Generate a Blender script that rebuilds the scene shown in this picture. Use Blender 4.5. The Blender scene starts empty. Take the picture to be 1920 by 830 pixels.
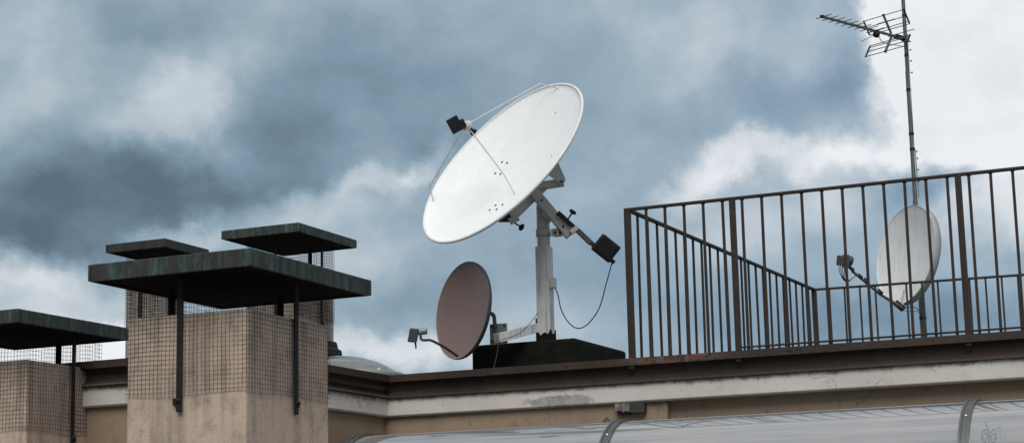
import bpy, bmesh, math, random
from mathutils import Vector as V, Matrix
random.seed(7)
sc = bpy.context.scene
col = sc.collection
rad = math.radians

# ------------------------------------------------------------------ camera
F = 3423.0; PITCH = rad(10.646); ROLL = rad(-1.301)
EYE = V((0, 0, 1.6))
fw = V((0, math.cos(PITCH), math.sin(PITCH)))
r0 = V((1, 0, 0)); u0 = r0.cross(fw)
rt = r0 * math.cos(ROLL) + u0 * math.sin(ROLL)
up = -r0 * math.sin(ROLL) + u0 * math.cos(ROLL)
cam = bpy.data.cameras.new('camera'); co = bpy.data.objects.new('camera', cam); col.objects.link(co)
m = Matrix((rt, up, -fw)).transposed().to_4x4(); m.translation = EYE
co.matrix_world = m
cam.sensor_width = 36; cam.lens = F / 1920 * 36; cam.clip_start = .1; cam.clip_end = 5000
sc.camera = co

def ray(px, py):
    return (fw * F + rt * (px - 960) - up * (py - 415)).normalized()
def at_y(px, py, y):
    d = ray(px, py); return EYE + d * ((y - EYE.y) / d.y)
def at_z(px, py, z):
    d = ray(px, py); return EYE + d * ((z - EYE.z) / d.z)
def at_plane(px, py, p, n):
    d = ray(px, py); return EYE + d * ((p - EYE).dot(n) / d.dot(n))
def along(P, D, px, py):
    """t, z so that (P + tD) at height z is seen at the pixel; D horizontal"""
    n = V((-D.y, D.x, 0)); q = at_plane(px, py, P, n)
    return (q - P).dot(D), q.z
ANG = rad(65.8)
A = V((-math.sin(ANG), math.cos(ANG), 0))      # along the wall, away to the left
B = V((math.cos(ANG), math.sin(ANG), 0))       # into the roof, away to the right
Z = V((0, 0, 1))

# ------------------------------------------------------------------ mesh builder
class MB:
    def __init__(s): s.v = []; s.f = []; s.sm = []
    def add(s, vs, fs, smooth=False):
        o = len(s.v); s.v += [V(x) for x in vs]
        s.f += [tuple(i + o for i in f) for f in fs]; s.sm += [smooth] * len(fs)
        return s
    def box(s, c, ax, ay, az):
        """centre and three half-axis vectors"""
        vs = [c + ax * i + ay * j + az * k for i in (-1, 1) for j in (-1, 1) for k in (-1, 1)]
        fs = [(0, 1, 3, 2), (4, 6, 7, 5), (0, 4, 5, 1), (2, 3, 7, 6), (0, 2, 6, 4), (1, 5, 7, 3)]
        return s.add(vs, fs)
    def beam(s, p, q, w, h, upv=None, off=0):
        d = (q - p).normalized(); uu = upv or (Z if abs(d.z) < .9 else A)
        x = d.cross(uu).normalized(); y = x.cross(d).normalized()
        return s.box((p + q) / 2, (q - p) / 2, x * w / 2, y * h / 2)
    def tube(s, pts, r, n=8, cap=True, closed=False):
        pts = [V(p) for p in pts]; N = len(pts)
        rs = r if isinstance(r, (list, tuple)) else [r] * N
        ring = []; x = None
        for i, p in enumerate(pts):
            a = pts[(i - 1) % N] if (closed or i > 0) else p
            b = pts[(i + 1) % N] if (closed or i < N - 1) else p
            d = (b - a).normalized()
            if x is None: x = d.orthogonal().normalized()
            else:
                x = x - d * x.dot(d)
                x = x.normalized() if x.length > 1e-6 else d.orthogonal().normalized()
            y = d.cross(x)
            ring.append([p + (x * math.cos(2 * math.pi * k / n) + y * math.sin(2 * math.pi * k / n)) * rs[i] for k in range(n)])
        vs = [v for rg in ring for v in rg]; fs = []
        for i in range(N if closed else N - 1):
            j = (i + 1) % N
            for k in range(n):
                l = (k + 1) % n; fs.append((i * n + k, i * n + l, j * n + l, j * n + k))
        s.add(vs, fs, n > 4)
        if cap and not closed:
            s.add(ring[0], [tuple(range(n))[::-1]]); s.add(ring[-1], [tuple(range(n))])
        return s
    def lathe(s, c, ax, prof, n=48, ex=1.0, xdir=None, smooth=True):
        """prof: (radius, height along ax); ex stretches along xdir"""
        ax = ax.normalized(); x = (xdir or ax.orthogonal()); x = (x - ax * x.dot(ax)).normalized(); y = ax.cross(x)
        vs = []; fs = []
        for (r, h) in prof:
            for k in range(n):
                t = 2 * math.pi * k / n
                vs.append(c + ax * h + x * (r * math.cos(t) * ex) + y * (r * math.sin(t)))
        for i in range(len(prof) - 1):
            for k in range(n):
                l = (k + 1) % n; fs.append((i * n + k, i * n + l, (i + 1) * n + l, (i + 1) * n + k))
        return s.add(vs, fs, smooth)
    def prism(s, pts, d):
        """flat outline pts extruded by d"""
        n = len(pts); vs = list(pts) + [p + d for p in pts]
        fs = [tuple(range(n))[::-1], tuple(range(n, 2 * n))] + [(i, (i + 1) % n, n + (i + 1) % n, n + i) for i in range(n)]
        return s.add(vs, fs)
    def sweep(s, prof, path, outs, closed_prof=False):
        """prof: (outward, z) swept along path points; outs = outward mitre vectors"""
        n = len(prof); vs = []; fs = []
        for p, o in zip(path, outs):
            for (a, z) in prof: vs.append(p + o * a + Z * z)
        for i in range(len(path) - 1):
            for k in range(n if closed_prof else n - 1):
                l = (k + 1) % n; fs.append((i * n + k, (i + 1) * n + k, (i + 1) * n + l, i * n + l))
        s.add(vs, fs)
        if closed_prof:
            s.add([vs[k] for k in range(n)], [tuple(range(n))[::-1]])
            s.add([vs[(len(path) - 1) * n + k] for k in range(n)], [tuple(range(n))])
        return s
    def build(s, name, mat, parent=None, bevel=0, loc=None):
        me = bpy.data.meshes.new(name); o = bpy.data.objects.new(name, me); col.objects.link(o)
        base = V((0, 0, 0))
        root = parent
        while root is not None and root.parent: root = root.parent
        if root is not None: base = root.location
        elif loc is not None: base = V(loc); o.location = base
        me.from_pydata([tuple(v - base) for v in s.v], [], s.f)
        me.polygons.foreach_set('use_smooth', s.sm)
        bm = bmesh.new(); bm.from_mesh(me)
        bmesh.ops.recalc_face_normals(bm, faces=bm.faces); bm.to_mesh(me); bm.free()
        me.materials.append(mat)
        if parent: o.parent = parent
        if bevel:
            b = o.modifiers.new('bevel', 'BEVEL'); b.width = bevel; b.segments = 2; b.limit_method = 'ANGLE'; b.angle_limit = rad(40)
        return o

def tag(o, label=None, cat=None, group=None, kind=None):
    if label: o['label'] = label
    if cat: o['category'] = cat
    if group: o['group'] = group
    if kind: o['kind'] = kind
    return o
def thing(name, loc, label, cat, group=None):
    o = bpy.data.objects.new(name, None); col.objects.link(o); o.location = loc
    o.empty_display_size = .1
    return tag(o, label, cat, group)

# ------------------------------------------------------------------ materials
class NT:
    def __init__(s, name, world=False):
        if world:
            s.m = bpy.data.worlds.new(name)
        else: s.m = bpy.data.materials.new(name)
        s.m.use_nodes = True; s.t = s.m.node_tree; s.t.nodes.clear()
    def n(s, typ, _in=None, **kw):
        nd = s.t.nodes.new(typ)
        for k, v in kw.items(): setattr(nd, k, v)
        for k, v in (_in or {}).items():
            if isinstance(v, bpy.types.NodeSocket): s.t.links.new(v, nd.inputs[k])
            else: nd.inputs[k].default_value = v
        return nd
    def math(s, op, a, b=0, c=0, clamp=False):
        return s.n('ShaderNodeMath', {0: a, 1: b, 2: c}, operation=op, use_clamp=clamp).outputs[0]
    def ramp(s, fac, stops, interp='LINEAR'):
        nd = s.n('ShaderNodeValToRGB', {0: fac}); cr = nd.color_ramp; cr.interpolation = interp
        while len(cr.elements) < len(stops): cr.elements.new(.5)
        for e, (p, c) in zip(cr.elements, stops):
            e.position = p; e.color = (c, c, c, 1) if isinstance(c, (int, float)) else (*c, 1)
        return nd.outputs[0]
    def mix(s, fac, a, b, blend='MIX'):
        nd = s.n('ShaderNodeMix', data_type='RGBA', blend_type=blend)
        for k, v in ((0, fac), (6, a), (7, b)):
            if isinstance(v, bpy.types.NodeSocket): s.t.links.new(v, nd.inputs[k])
            else: nd.inputs[k].default_value = v if k == 0 else (*v, 1)
        return nd.outputs[2]
    def coord(s, kind='Object', scale=(1, 1, 1), rot=(0, 0, 0), loc=(0, 0, 0)):
        c = s.n('ShaderNodeTexCoord').outputs[kind]
        return s.n('ShaderNodeMapping', {0: c, 1: loc, 2: rot, 3: scale}).outputs[0]
    def noise(s, vec, scale, detail=4, rough=.55, dist=0):
        return s.n('ShaderNodeTexNoise', {'Vector': vec, 'Scale': scale, 'Detail': detail, 'Roughness': rough, 'Distortion': dist}).outputs[0]
    def finish(s, color, rough=.6, metal=0, bump=None, bstr=.3, bdist=.01, coat=0, spec=.5):
        ins = {'Base Color': color if isinstance(color, bpy.types.NodeSocket) else (*color, 1), 'Roughness': rough, 'Metallic': metal, 'Coat Weight': coat, 'Specular IOR Level': spec}
        if bump is not None:
            ins['Normal'] = s.n('ShaderNodeBump', {'Height': bump, 'Strength': bstr, 'Distance': bdist}).outputs[0]
        p = s.n('ShaderNodeBsdfPrincipled', ins)
        s.n('ShaderNodeOutputMaterial', {0: p.outputs[0]})
        return s.m

WZ = rad(90) - ANG  # rotation of the building axes

def stucco(name, c1, c2, dark):
    t = NT(name); v = t.coord()
    n1 = t.noise(v, 2.2, 5, .6); n2 = t.noise(v, 90, 3, .6); n3 = t.noise(v, 9, 6, .65)
    streak = t.noise(t.coord(scale=(14, 14, 1.2)), 1.0, 4, .6)
    c = t.mix(t.ramp(n1, [(.35, 0), (.65, 1)]), c1, c2)
    c = t.mix(t.math('MULTIPLY', t.ramp(n3, [(.50, 0), (.70, 1)]), .6), c, dark)
    c = t.mix(t.math('MULTIPLY', t.ramp(streak, [(.48, 0), (.68, 1)]), .6), c, dark)
    c = t.mix(t.math('MULTIPLY', t.ramp(n2, [(.3, 1), (.5, 0)]), .25), c, dark)
    return t.finish(c, .9, bump=t.math('ADD', n2, t.math('MULTIPLY', n3, 2)), bstr=.5, bdist=.004, spec=.2)

def wall_paint(name, c1, c2, dark, crack=.5, cscale=.9):
    t = NT(name); v = t.coord()
    n1 = t.noise(v, 1.6, 5, .6); n3 = t.noise(v, 7, 6, .7)
    wv = t.n('ShaderNodeVectorMath', {0: v, 1: t.n('ShaderNodeVectorMath', {0: t.n('ShaderNodeTexNoise', {'Vector': v, 'Scale': 5, 'Detail': 5}).outputs[1], 1: (.35, .35, .35)}, operation='MULTIPLY').outputs[0]}, operation='ADD').outputs[0]
    vo = t.n('ShaderNodeTexVoronoi', {'Vector': wv, 'Scale': cscale}, feature='DISTANCE_TO_EDGE').outputs[0]
    cr = t.ramp(vo, [(0, 1), (.006, 0)])
    cr = t.math('MULTIPLY', cr, t.ramp(t.noise(v, 1.1, 2), [(.48, 0), (.56, 1)]))
    c = t.mix(t.ramp(n1, [(.3, 0), (.7, 1)]), c1, c2)
    c = t.mix(t.math('MULTIPLY', t.ramp(n3, [(.56, 0), (.74, 1)]), .6), c, dark)
    st = t.noise(t.coord(scale=(18, 18, 2.0)), 1.0, 4, .6)
    c = t.mix(t.math('MULTIPLY', t.ramp(st, [(.55, 0), (.8, 1)]), .4), c, dark)
    sp = t.noise(v, 26, 3, .5)
    c = t.mix(t.math('MULTIPLY', t.ramp(sp, [(.66, 0), (.72, 1)]), .5), c, dark)
    c = t.mix(t.math('MULTIPLY', cr, crack), c, tuple(x * .35 for x in dark))
    return t.finish(c, .85, bump=t.math('SUBTRACT', n3, cr), bstr=.35, bdist=.004, spec=.25)

def copper(name, green=.6):
    t = NT(name); v = t.coord()
    n1 = t.noise(v, 4, 6, .65); st = t.noise(t.coord(scale=(17, 17, 3.5)), 1.0, 7, .75); n3 = t.noise(v, 40, 4, .6)
    c = t.mix(t.ramp(n1, [(.38, 0), (.62, 1)]), (.017, .018, .018), (.034, .028, .025))
    g = t.mix(t.ramp(n3, [(.3, 0), (.7, 1)]), (.022, .072, .058), (.065, .135, .115))
    c = t.mix(t.math('MULTIPLY', t.ramp(st, [(.46, 0), (.66, 1)]), green), c, g)
    c = t.mix(t.math('MULTIPLY', t.ramp(t.noise(v, 14, 5, .7), [(.6, 0), (.72, 1)]), .5), c, (.075, .05, .04))
    return t.finish(c, .62, bump=n3, bstr=.2, bdist=.003, spec=.35)

def painted(name, c1, c2, rough=.5, rust=0, rustc=(.14, .05, .022), scale=6, metal=0, streaks=0, streakc=(.1, .1, .09), coat=0, rt0=.6, spec=.5, bstr=.15):
    t = NT(name); v = t.coord()
    n1 = t.noise(v, scale, 5, .6); n2 = t.noise(v, scale * 9, 4, .6)
    c = t.mix(t.ramp(n1, [(.35, 0), (.65, 1)]), c1, c2)
    if streaks:
        st = t.noise(t.coord(scale=(34, 34, 1.8)), 1.0, 5, .65)
        c = t.mix(t.math('MULTIPLY', t.ramp(st, [(.5, 0), (.72, 1)]), streaks), c, streakc)
    if rust:
        r = t.ramp(t.noise(v, 11, 6, .75), [(rt0, 0), (rt0 + .08, 1)])
        c = t.mix(t.math('MULTIPLY', r, rust), c, rustc)
    return t.finish(c, t.math('ADD', t.math('MULTIPLY', n2, .2), rough - .1), metal, bump=n2, bstr=bstr, bdist=.002, coat=coat, spec=spec)

M_stucco = stucco('chimney_stucco', (.54, .415, .325), (.43, .335, .27), (.20, .155, .125))
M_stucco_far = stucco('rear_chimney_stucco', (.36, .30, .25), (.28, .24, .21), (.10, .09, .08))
M_wall = wall_paint('cream_wall', (.29, .215, .15), (.235, .17, .12), (.09, .066, .05), .6, .8)
M_wallside = M_wall
M_copper = copper('weathered_copper', .95)
M_copperdark = copper('blackened_copper', .2)
M_under = painted('near_black_underside', (.006, .006, .006), (.010, .009, .008), .9, spec=.1)  # one even near-black colour for the underside of each cap
M_iron = painted('dark_iron_strap', (.009, .010, .010), (.018, .017, .016), .7, .5, (.04, .028, .022), 20, spec=.2)
M_wire = painted('galvanised_wire_rusted', (.013, .012, .011), (.022, .020, .018), .8, spec=.1)
M_rail = painted('brown_railing_paint', (.020, .0135, .010), (.032, .020, .013), .55, .85, (.13, .045, .022), 5, rt0=.6, spec=.3)
M_gutter = painted('brown_gutter_metal', (.026, .018, .0145), (.042, .026, .020), .5, .6, (.17, .05, .03), 3, streaks=.4, streakc=(.018, .014, .012), rt0=.66, spec=.3)
M_white = painted('white_dish_paint', (.82, .82, .81), (.79, .79, .78), .36, .0, bstr=.04, streaks=.16, streakc=(.42, .41, .38), scale=3)
M_whiterod = painted('white_rod_paint', (.6, .59, .56), (.5, .49, .46), .45)
M_mount = painted('grey_mount_paint', (.50, .48, .44), (.42, .40, .37), .5, .3, (.12, .07, .04), 9, rt0=.66)
M_post = painted('stained_white_post', (.66, .65, .63), (.52, .51, .49), .5, .35, (.12, .10, .085), 5, streaks=.75, streakc=(.17, .155, .135), rt0=.6)
M_black = painted('black_plastic', (.007, .008, .010), (.011, .012, .014), .5, spec=.25)
M_rubber = painted('black_cable_rubber', (.012, .012, .012), (.018, .018, .018), .6)
M_bitumen = painted('black_bitumen', (.007, .007, .006), (.014, .013, .011), .95, scale=12, spec=.1, bstr=.5)
M_brown = painted('brown_dish_paint', (.175, .112, .098), (.150, .097, .086), .5, .3, (.28, .12, .08), 2, rt0=.7)
M_brownrim = painted('dark_dish_edge', (.03, .027, .026), (.04, .036, .034), .5)
M_lnbgrey = painted('grey_plastic', (.045, .048, .052), (.036, .038, .041), .55)
M_galv = painted('galvanised_steel', (.30, .31, .31), (.20, .21, .215), .45, .5, (.10, .085, .07), 14, metal=.35, rt0=.55)
M_mast = painted('grey_green_mast', (.095, .115, .12), (.07, .085, .09), .42, .0, metal=.3, streaks=.6, streakc=(.26, .27, .27))
M_alu = painted('dull_aluminium', (.17, .155, .135), (.10, .09, .08), .5, .4, (.06, .05, .04), 20, metal=.3)
M_dirtydish = painted('streaked_white_dish', (.66, .66, .65), (.60, .60, .59), .5, .25, (.25, .24, .23), 5, streaks=.35, streakc=(.28, .28, .285), rt0=.66)
M_dishback = painted('grey_dish_back', (.33, .34, .35), (.28, .29, .30), .5)
M_strap = painted('grey_clamp_strip', (.10, .105, .105), (.07, .073, .073), .4, metal=.2)
M_screw = painted('bright_screw_head', (.6, .6, .6), (.5, .5, .5), .25, metal=.8)
M_yellow = painted('yellow_plastic', (.50, .49, .24), (.42, .42, .22), .5)
M_lightplastic = painted('pale_plastic', (.5, .5, .48), (.42, .42, .40), .5)
M_deck = painted('roofing_felt', (.12, .115, .11), (.09, .088, .085), .9, bstr=.5)
M_tile = painted('terrace_tiles', (.12, .10, .085), (.09, .078, .068), .8)
M_ground = painted('distant_ground', (.14, .14, .12), (.09, .11, .07), .95, scale=.05)

# beam: white with a grey mortar repair patch and cracks (patch position set later through PATCH)
def beam_mat(pc, half):
    t = NT('white_fascia_plaster')
    v = t.coord(); n1 = t.noise(v, 2, 5, .6); n3 = t.noise(v, 9, 6, .7)
    c = t.mix(t.ramp(n1, [(.3, 0), (.7, 1)]), (.55, .51, .47), (.45, .41, .37))
    c = t.mix(t.math('MULTIPLY', t.ramp(n3, [(.58, 0), (.75, 1)]), .5), c, (.24, .21, .19))
    st = t.noise(t.coord(scale=(16, 16, 3)), 1.0, 4, .6)
    c = t.mix(t.math('MULTIPLY', t.ramp(st, [(.58, 0), (.8, 1)]), .4), c, (.30, .2, .15))
    wv = t.n('ShaderNodeVectorMath', {0: v, 1: t.n('ShaderNodeVectorMath', {0: t.n('ShaderNodeTexNoise', {'Vector': v, 'Scale': 6, 'Detail': 5}).outputs[1], 1: (.3, .3, .3)}, operation='MULTIPLY').outputs[0]}, operation='ADD').outputs[0]
    vo = t.n('ShaderNodeTexVoronoi', {'Vector': wv, 'Scale': 2.3}, feature='DISTANCE_TO_EDGE').outputs[0]
    cr = t.math('MULTIPLY', t.ramp(vo, [(0, 1), (.012, 0)]), t.ramp(t.noise(v, 1.7, 2), [(.52, 0), (.58, 1)]))
    c = t.mix(t.math('MULTIPLY', cr, .6), c, (.10, .085, .075))
    sp = t.ramp(t.noise(v, 34, 4, .6), [(.66, 0), (.72, 1)])
    c = t.mix(t.math('MULTIPLY', sp, .5), c, (.15, .12, .10))
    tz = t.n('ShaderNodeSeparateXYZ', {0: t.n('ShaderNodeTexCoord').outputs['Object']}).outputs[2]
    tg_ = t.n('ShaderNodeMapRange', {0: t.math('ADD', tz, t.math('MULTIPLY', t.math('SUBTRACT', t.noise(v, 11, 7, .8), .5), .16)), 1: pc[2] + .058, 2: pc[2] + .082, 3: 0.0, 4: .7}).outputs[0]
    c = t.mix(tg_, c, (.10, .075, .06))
    # repair patch, in object space
    mp = t.n('ShaderNodeMapping', {0: t.n('ShaderNodeTexCoord').outputs['Object'], 1: pc, 2: (0, 0, rad(90) + ANG), 3: (half, .3, .046)}, vector_type='TEXTURE').outputs[0]
    wob = t.n('ShaderNodeVectorMath', {0: t.n('ShaderNodeTexNoise', {'Vector': v, 'Scale': 11, 'Detail': 7, 'Roughness': .7}).outputs[1], 1: (1.4, 0, 2.4)}, operation='MULTIPLY').outputs[0]
    mp = t.n('ShaderNodeVectorMath', {0: mp, 1: wob}, operation='ADD').outputs[0]
    mp = t.n('ShaderNodeVectorMath', {0: mp, 1: (-.7, 0, -1.1)}, operation='ADD').outputs[0]
    ln = t.n('ShaderNodeVectorMath', {0: mp}, operation='LENGTH').outputs['Value']
    c = t.mix(t.ramp(ln, [(.70, .9), (.95, 0)]), c, t.mix(t.ramp(n3, [(.35, 0), (.65, 1)]), (.19, .185, .165), (.34, .32, .295)))
    return t.finish(c, .85, bump=t.math('SUBTRACT', n3, cr), bstr=.5, bdist=.006, spec=.25)

# ------------------------------------------------------------------ key positions
RC = at_y(1176, 391, 12.0)                      # top of the corner post
_, zbase = along(RC, A, 1187, 668)              # its foot
ZR = RC.z                                       # rail height
ZG = zbase - .012                               # gutter lip top
LIP = RC - B * .03                              # gutter lip line passes here
def lipp(px, py): return at_plane(px, py, LIP, B)
t1, zz1 = along(LIP, A, 730, 706)
C1 = V((*(LIP + A * t1).xy, 0))                 # concave corner
print('rail', RC, 'zbase', zbase, 'C1', C1, 'z at C1 pixel', zz1, 'rail h', ZR - zbase)
t2, zz2 = along(C1, -B, 451, 653)
C2 = C1 - B * t2
print('t2', t2, zz2)
# third segment: pixel 215,672
t3, zz3 = along(C2, A, 215, 672); print('C2 ext', t3, zz3)

# ------------------------------------------------------------------ building: gutter, fascia, walls, deck
bld = thing('building', V((C1.x, C1.y, 0)), 'cream rendered rooftop building with brown gutter and cracked white fascia under the railing', 'building')
R_END = V((*LIP.xy, 0)) - A * 6.0
L_END = C2 + A * 6.0
path = [R_END, C1, C2, L_END]
def gutter_mat(pc):
    t = NT('brown_gutter_metal'); v = t.coord()
    n1 = t.noise(v, 3, 5, .6); n2 = t.noise(v, 45, 4, .6); n3 = t.noise(v, 13, 7, .75)
    c = t.mix(t.ramp(n1, [(.35, 0), (.65, 1)]), (.027, .0185, .0135), (.044, .028, .020))
    st = t.noise(t.coord(scale=(24, 24, 1.5)), 1.0, 5, .65)
    c = t.mix(t.math('MULTIPLY', t.ramp(st, [(.5, 0), (.72, 1)]), .5), c, (.016, .013, .011))
    c = t.mix(t.math('MULTIPLY', t.ramp(n3, [(.66, 0), (.74, 1)]), .6), c, (.13, .045, .025))
    c = t.mix(t.math('MULTIPLY', t.ramp(t.noise(v, 60, 3, .6), [(.70, 0), (.76, 1)]), .5), c, (.16, .15, .14))
    mp_ = t.n('ShaderNodeMapping', {0: t.n('ShaderNodeTexCoord').outputs['Object'], 1: pc, 2: (0, 0, rad(90) + ANG), 3: (.42, .2, .05)}, vector_type='TEXTURE').outputs[0]
    l_ = t.n('ShaderNodeVectorMath', {0: mp_}, operation='LENGTH').outputs['Value']
    k_ = t.math('MULTIPLY', t.ramp(l_, [(.5, 1), (1, 0)]), t.ramp(t.noise(v, 16, 7, .8), [(.42, 0), (.54, 1)]))
    c = t.mix(t.math('MULTIPLY', k_, .85), c, t.mix(t.ramp(n3, [(.4, 0), (.6, 1)]), (.17, .055, .032), (.10, .085, .075)))
    return t.finish(c, t.math('ADD', t.math('MULTIPLY', n2, .25), .4), 0, bump=t.math('ADD', n2, t.math('MULTIPLY', n1, 2)), bstr=.25, bdist=.004, spec=.3)
rp = lipp(1262, 666); M_gutter = gutter_mat(tuple(V((*rp.xy, ZG - .015)) - bld.location))
oB = -B; oA = -A                                # outward directions: wall A faces -B; wall B side faces -A (towards right/camera)
outs = [oB, oB + oA * 1.0, oB + oA * 1.0, oB]
# concave corner: offsets outward of A-wall is -B, of the B-wall is -A
gut = [(-.10, 0), (0, 0), (0, -.048), (-.022, -.050), (-.046, -.056), (-.060, -.066), (-.068, -.080), (-.069, -.095), (-.062, -.110), (-.048, -.125), (-.030, -.137), (-.014, -.147), (-.012, -.160), (-.05, -.166), (-.10, -.166)]
ZGv = Z * ZG
g = MB().sweep(gut, [p + ZGv for p in path], outs, True).build('gutter', M_gutter, bld)
for k_, f in enumerate(g.data.polygons): f.use_smooth = 4 <= (k_ % 16) <= 10
# gutter joints and rivets
for px in (1562, 1290, 905):
    q = lipp(px, 660); q = V((*q.xy, ZG)); mb = MB()
    mb.sweep([(a + .0035, z - .002) for a, z in gut[1:13]], [q - A * .03, q + A * .03], [oB, oB]); mb.build('joint_sleeve', M_gutter, g)
for px in (1477, 1494, 1482, 1500, 1100, 1060, 1325, 1660, 1750):
    q = lipp(px, 650); q = V((*q.xy, ZG - .02 - .01 * random.random())); MB().lathe(q - B * .001, -B, [(.006, 0), (.005, .003), (0, .004)], 8).build('rivet', M_iron, g)
FT = -.162; FB = -.278
pq = lipp(1045, 749); pc = V((*(pq + B * .05).xy, 0)) + Z * (ZG - .245)
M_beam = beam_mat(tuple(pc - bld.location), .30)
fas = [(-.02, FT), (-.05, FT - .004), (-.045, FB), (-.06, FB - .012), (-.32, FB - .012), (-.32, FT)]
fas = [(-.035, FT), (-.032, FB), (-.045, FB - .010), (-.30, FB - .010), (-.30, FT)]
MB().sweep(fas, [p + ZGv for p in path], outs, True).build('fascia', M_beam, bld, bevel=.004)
# walls below
wl = [(-.14, FB - .0105), (-.14, -ZG), (-.29, -ZG), (-.29, FB - .0105)]
MB().sweep(wl, [p + ZGv for p in path], outs, True).build('wall', M_wall, bld)
q1 = lipp(1244, 770); q1 = V((*q1.xy, 0)); pl = C1 - A * 0 
mb = MB(); n_ = [(-.075, FB - .0105), (-.075, -ZG), (-.139, -ZG), (-.139, FB - .0105)]
mb.sweep(n_, [q1 + ZGv, C1 + ZGv, C2 + ZGv, C2 + A * 6.0 + ZGv], [oB, oB + oA, oB + oA, oB], True).build('pilaster', M_wall, bld, bevel=.004)
# deck of the roof behind
dk = [R_END + B * .1, C1 + B * .1 + A * .1, C2 + A * .1 + B * .1, L_END + B * .1, L_END + B * 14, R_END + B * 14]
MB().prism([p + Z * (ZG - .12) for p in dk], Z * .05).build('roof_deck', M_deck, bld)
# hole in the plaster
hp = lipp(1130, 787); hp = V((*(hp + B * .0735).xy, hp.z))
mb = MB(); ol = []
for k in range(14):
    t = k / 14 * 6.283; rr = .024 * (.75 + .45 * random.random()); ol.append(hp + A * rr * math.cos(t) * 1.2 + Z * rr * math.sin(t))
mb.prism(ol, -B * .003).build('plaster_hole', painted('old_mortar', (.06, .055, .05), (.12, .11, .10), .95, scale=60), bld)

# broken lamp box under the fascia
lp = lipp(1150, 752); w0 = V((*lp.xy, 0)) + B * .074; zt = ZG + FB - .015
bx = thing('junction_box', w0 + Z * (zt - .07), 'corroded broken metal lamp box stuck to the wall directly under the white fascia', 'lamp box')
d1, _ = along(w0, -A, 1186, 760); d2, _ = along(w0, -A, 1212, 760)
mb = MB(); ol = [w0 + Z * zt]
for k in range(8): ol.append(w0 - A * d1 * (k / 7) + Z * (zt - .045 - .018 * random.random()))
ol.append(w0 - A * d1 + Z * zt)
mb.prism([p - B * .001 for p in ol], -B * .055); mb.build('rusted_casing', painted('flaking_zinc', (.22, .22, .21), (.04, .035, .03), .6, .7, (.12, .055, .03), 38, rt0=.5), bx, bevel=.003)
c_ = w0 - A * (d1 * .52) + Z * (zt - .062) - B * .022
MB().box(c_, A * d1 * .42, B * .02, Z * .009).build('dark_underside', M_black, bx, bevel=.003)  # near-black strip along the bottom of the casing
MB().box(w0 - A * ((d1 + d2) / 2 + .004) + Z * (zt - .034) - B * .03, A * (d2 - d1) / 2, B * .028, Z * .032).build('lamp_housing', painted('dull_grey_case', (.035, .038, .04), (.022, .024, .025), .5), bx, bevel=.004)

# ------------------------------------------------------------------ terrace, ground
tg = MB().prism([V((-14, -4, -.15)), V((14, -4, -.15)), V((14, 26, -.15)), V((-14, 26, -.15))], Z * .15).build('terrace', M_tile); tag(tg, kind='structure')
tg = MB().add([V((-2500, -2500, -14)), V((2500, -2500, -14)), V((2500, 2500, -14)), V((-2500, 2500, -14))], [(0, 1, 2, 3)]).build('ground', M_ground); tag(tg, kind='structure')

# ------------------------------------------------------------------ railing
rail = thing('railing', V((*RC.xy, ZG)), 'rusty brown metal balustrade of thin vertical bars enclosing the roof terrace', 'railing')
P0 = V((*RC.xy, 0))
tE, _ = along(P0, -A, 1899, 330); S = tE / 19
print('bar spacing', S)
K2 = at_z(1526, 541, ZR); K2 = V((*K2.xy, 0)); K3 = at_z(1920, 513, ZR); K3 = V((*K3.xy, 0))
print('side len', (K2 - P0).length, 'dir', (K2 - P0).normalized(), B, 'back', (K3 - K2).normalized(), -A)
D2 = (K2 - P0).normalized(); D3 = (K3 - K2).normalized()
L2 = (K2 - P0).length; E1 = P0 - A * S * 33; L3 = (K3 - K2).length * 1.7
zt_ = ZR - .008
def toprail(p, q): MB().beam(p + Z * zt_, q + Z * zt_, .036, .018).build('top_rail', M_rail, rail, bevel=.003)
toprail(P0 + A * .02, E1); toprail(P0 + D2 * .019, K2); toprail(K2 + D3 * .019, K2 + D3 * L3)
MB().beam(P0 - A * (S * 5.5 + .02) + Z * (ZG + .022), E1 + Z * (ZG + .022), .03, .010).build('bottom_rail', M_rail, rail, bevel=.002)
MB().beam(P0 + D2 * .03 + Z * (ZG - .05), K2 + Z * (ZG - .05), .03, .010).build('bottom_rail', M_rail, rail, bevel=.002)
MB().beam(K2 + D3 * .03 + Z * (ZG - .05), K2 + D3 * L3 + Z * (ZG - .05), .03, .010).build('bottom_rail', M_rail, rail, bevel=.002)
def post(p, d, w=.034):
    x = d; y = V((-d.y, d.x, 0))
    o = MB().box(p + Z * (ZR - .018 + ZG - .07) / 2, x * w / 2, y * w / 2, Z * (ZR - .018 - ZG + .07) / 2).build('post', M_rail, rail, bevel=.003)
    return o
post(P0, A, .040); post(P0 - A * S * 5.5, A, .036); post(P0 - A * S * 16.5, A, .036); post(P0 - A * S * 27.5, A, .036)
post(K2, D3, .042)
def bar(p, d, w=.0165, low=.004):
    x = d; y = V((-d.y, d.x, 0)); j = V((random.uniform(-1, 1), random.uniform(-1, 1), 0)) * .0045
    top = p + Z * (ZR - .018); bot = p + j + Z * (ZG + low)
    MB().beam(bot, top, w, w, upv=x).build('baluster', M_rail, rail, bevel=.0015)
for k in range(1, 33):
    bar(P0 - A * S * k, A)
    if k < 21:
        wc = P0 - A * (S * k) + Z * (ZR - .019)
        MB().lathe(wc, Z, [(.0, -.006), (.0125 + .002 * random.random(), -.004), (.014, .001)], 8).build('weld_bead', M_rail, rail)
ns = 24
for k in range(1, ns): bar(P0 + D2 * (L2 * k / ns), D2, .0155, -.046)
S3 = (K3 - K2).length / 13.4
for k in range(1, 21): bar(K2 + D3 * S3 * k, D3, .0155, -.046)

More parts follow.
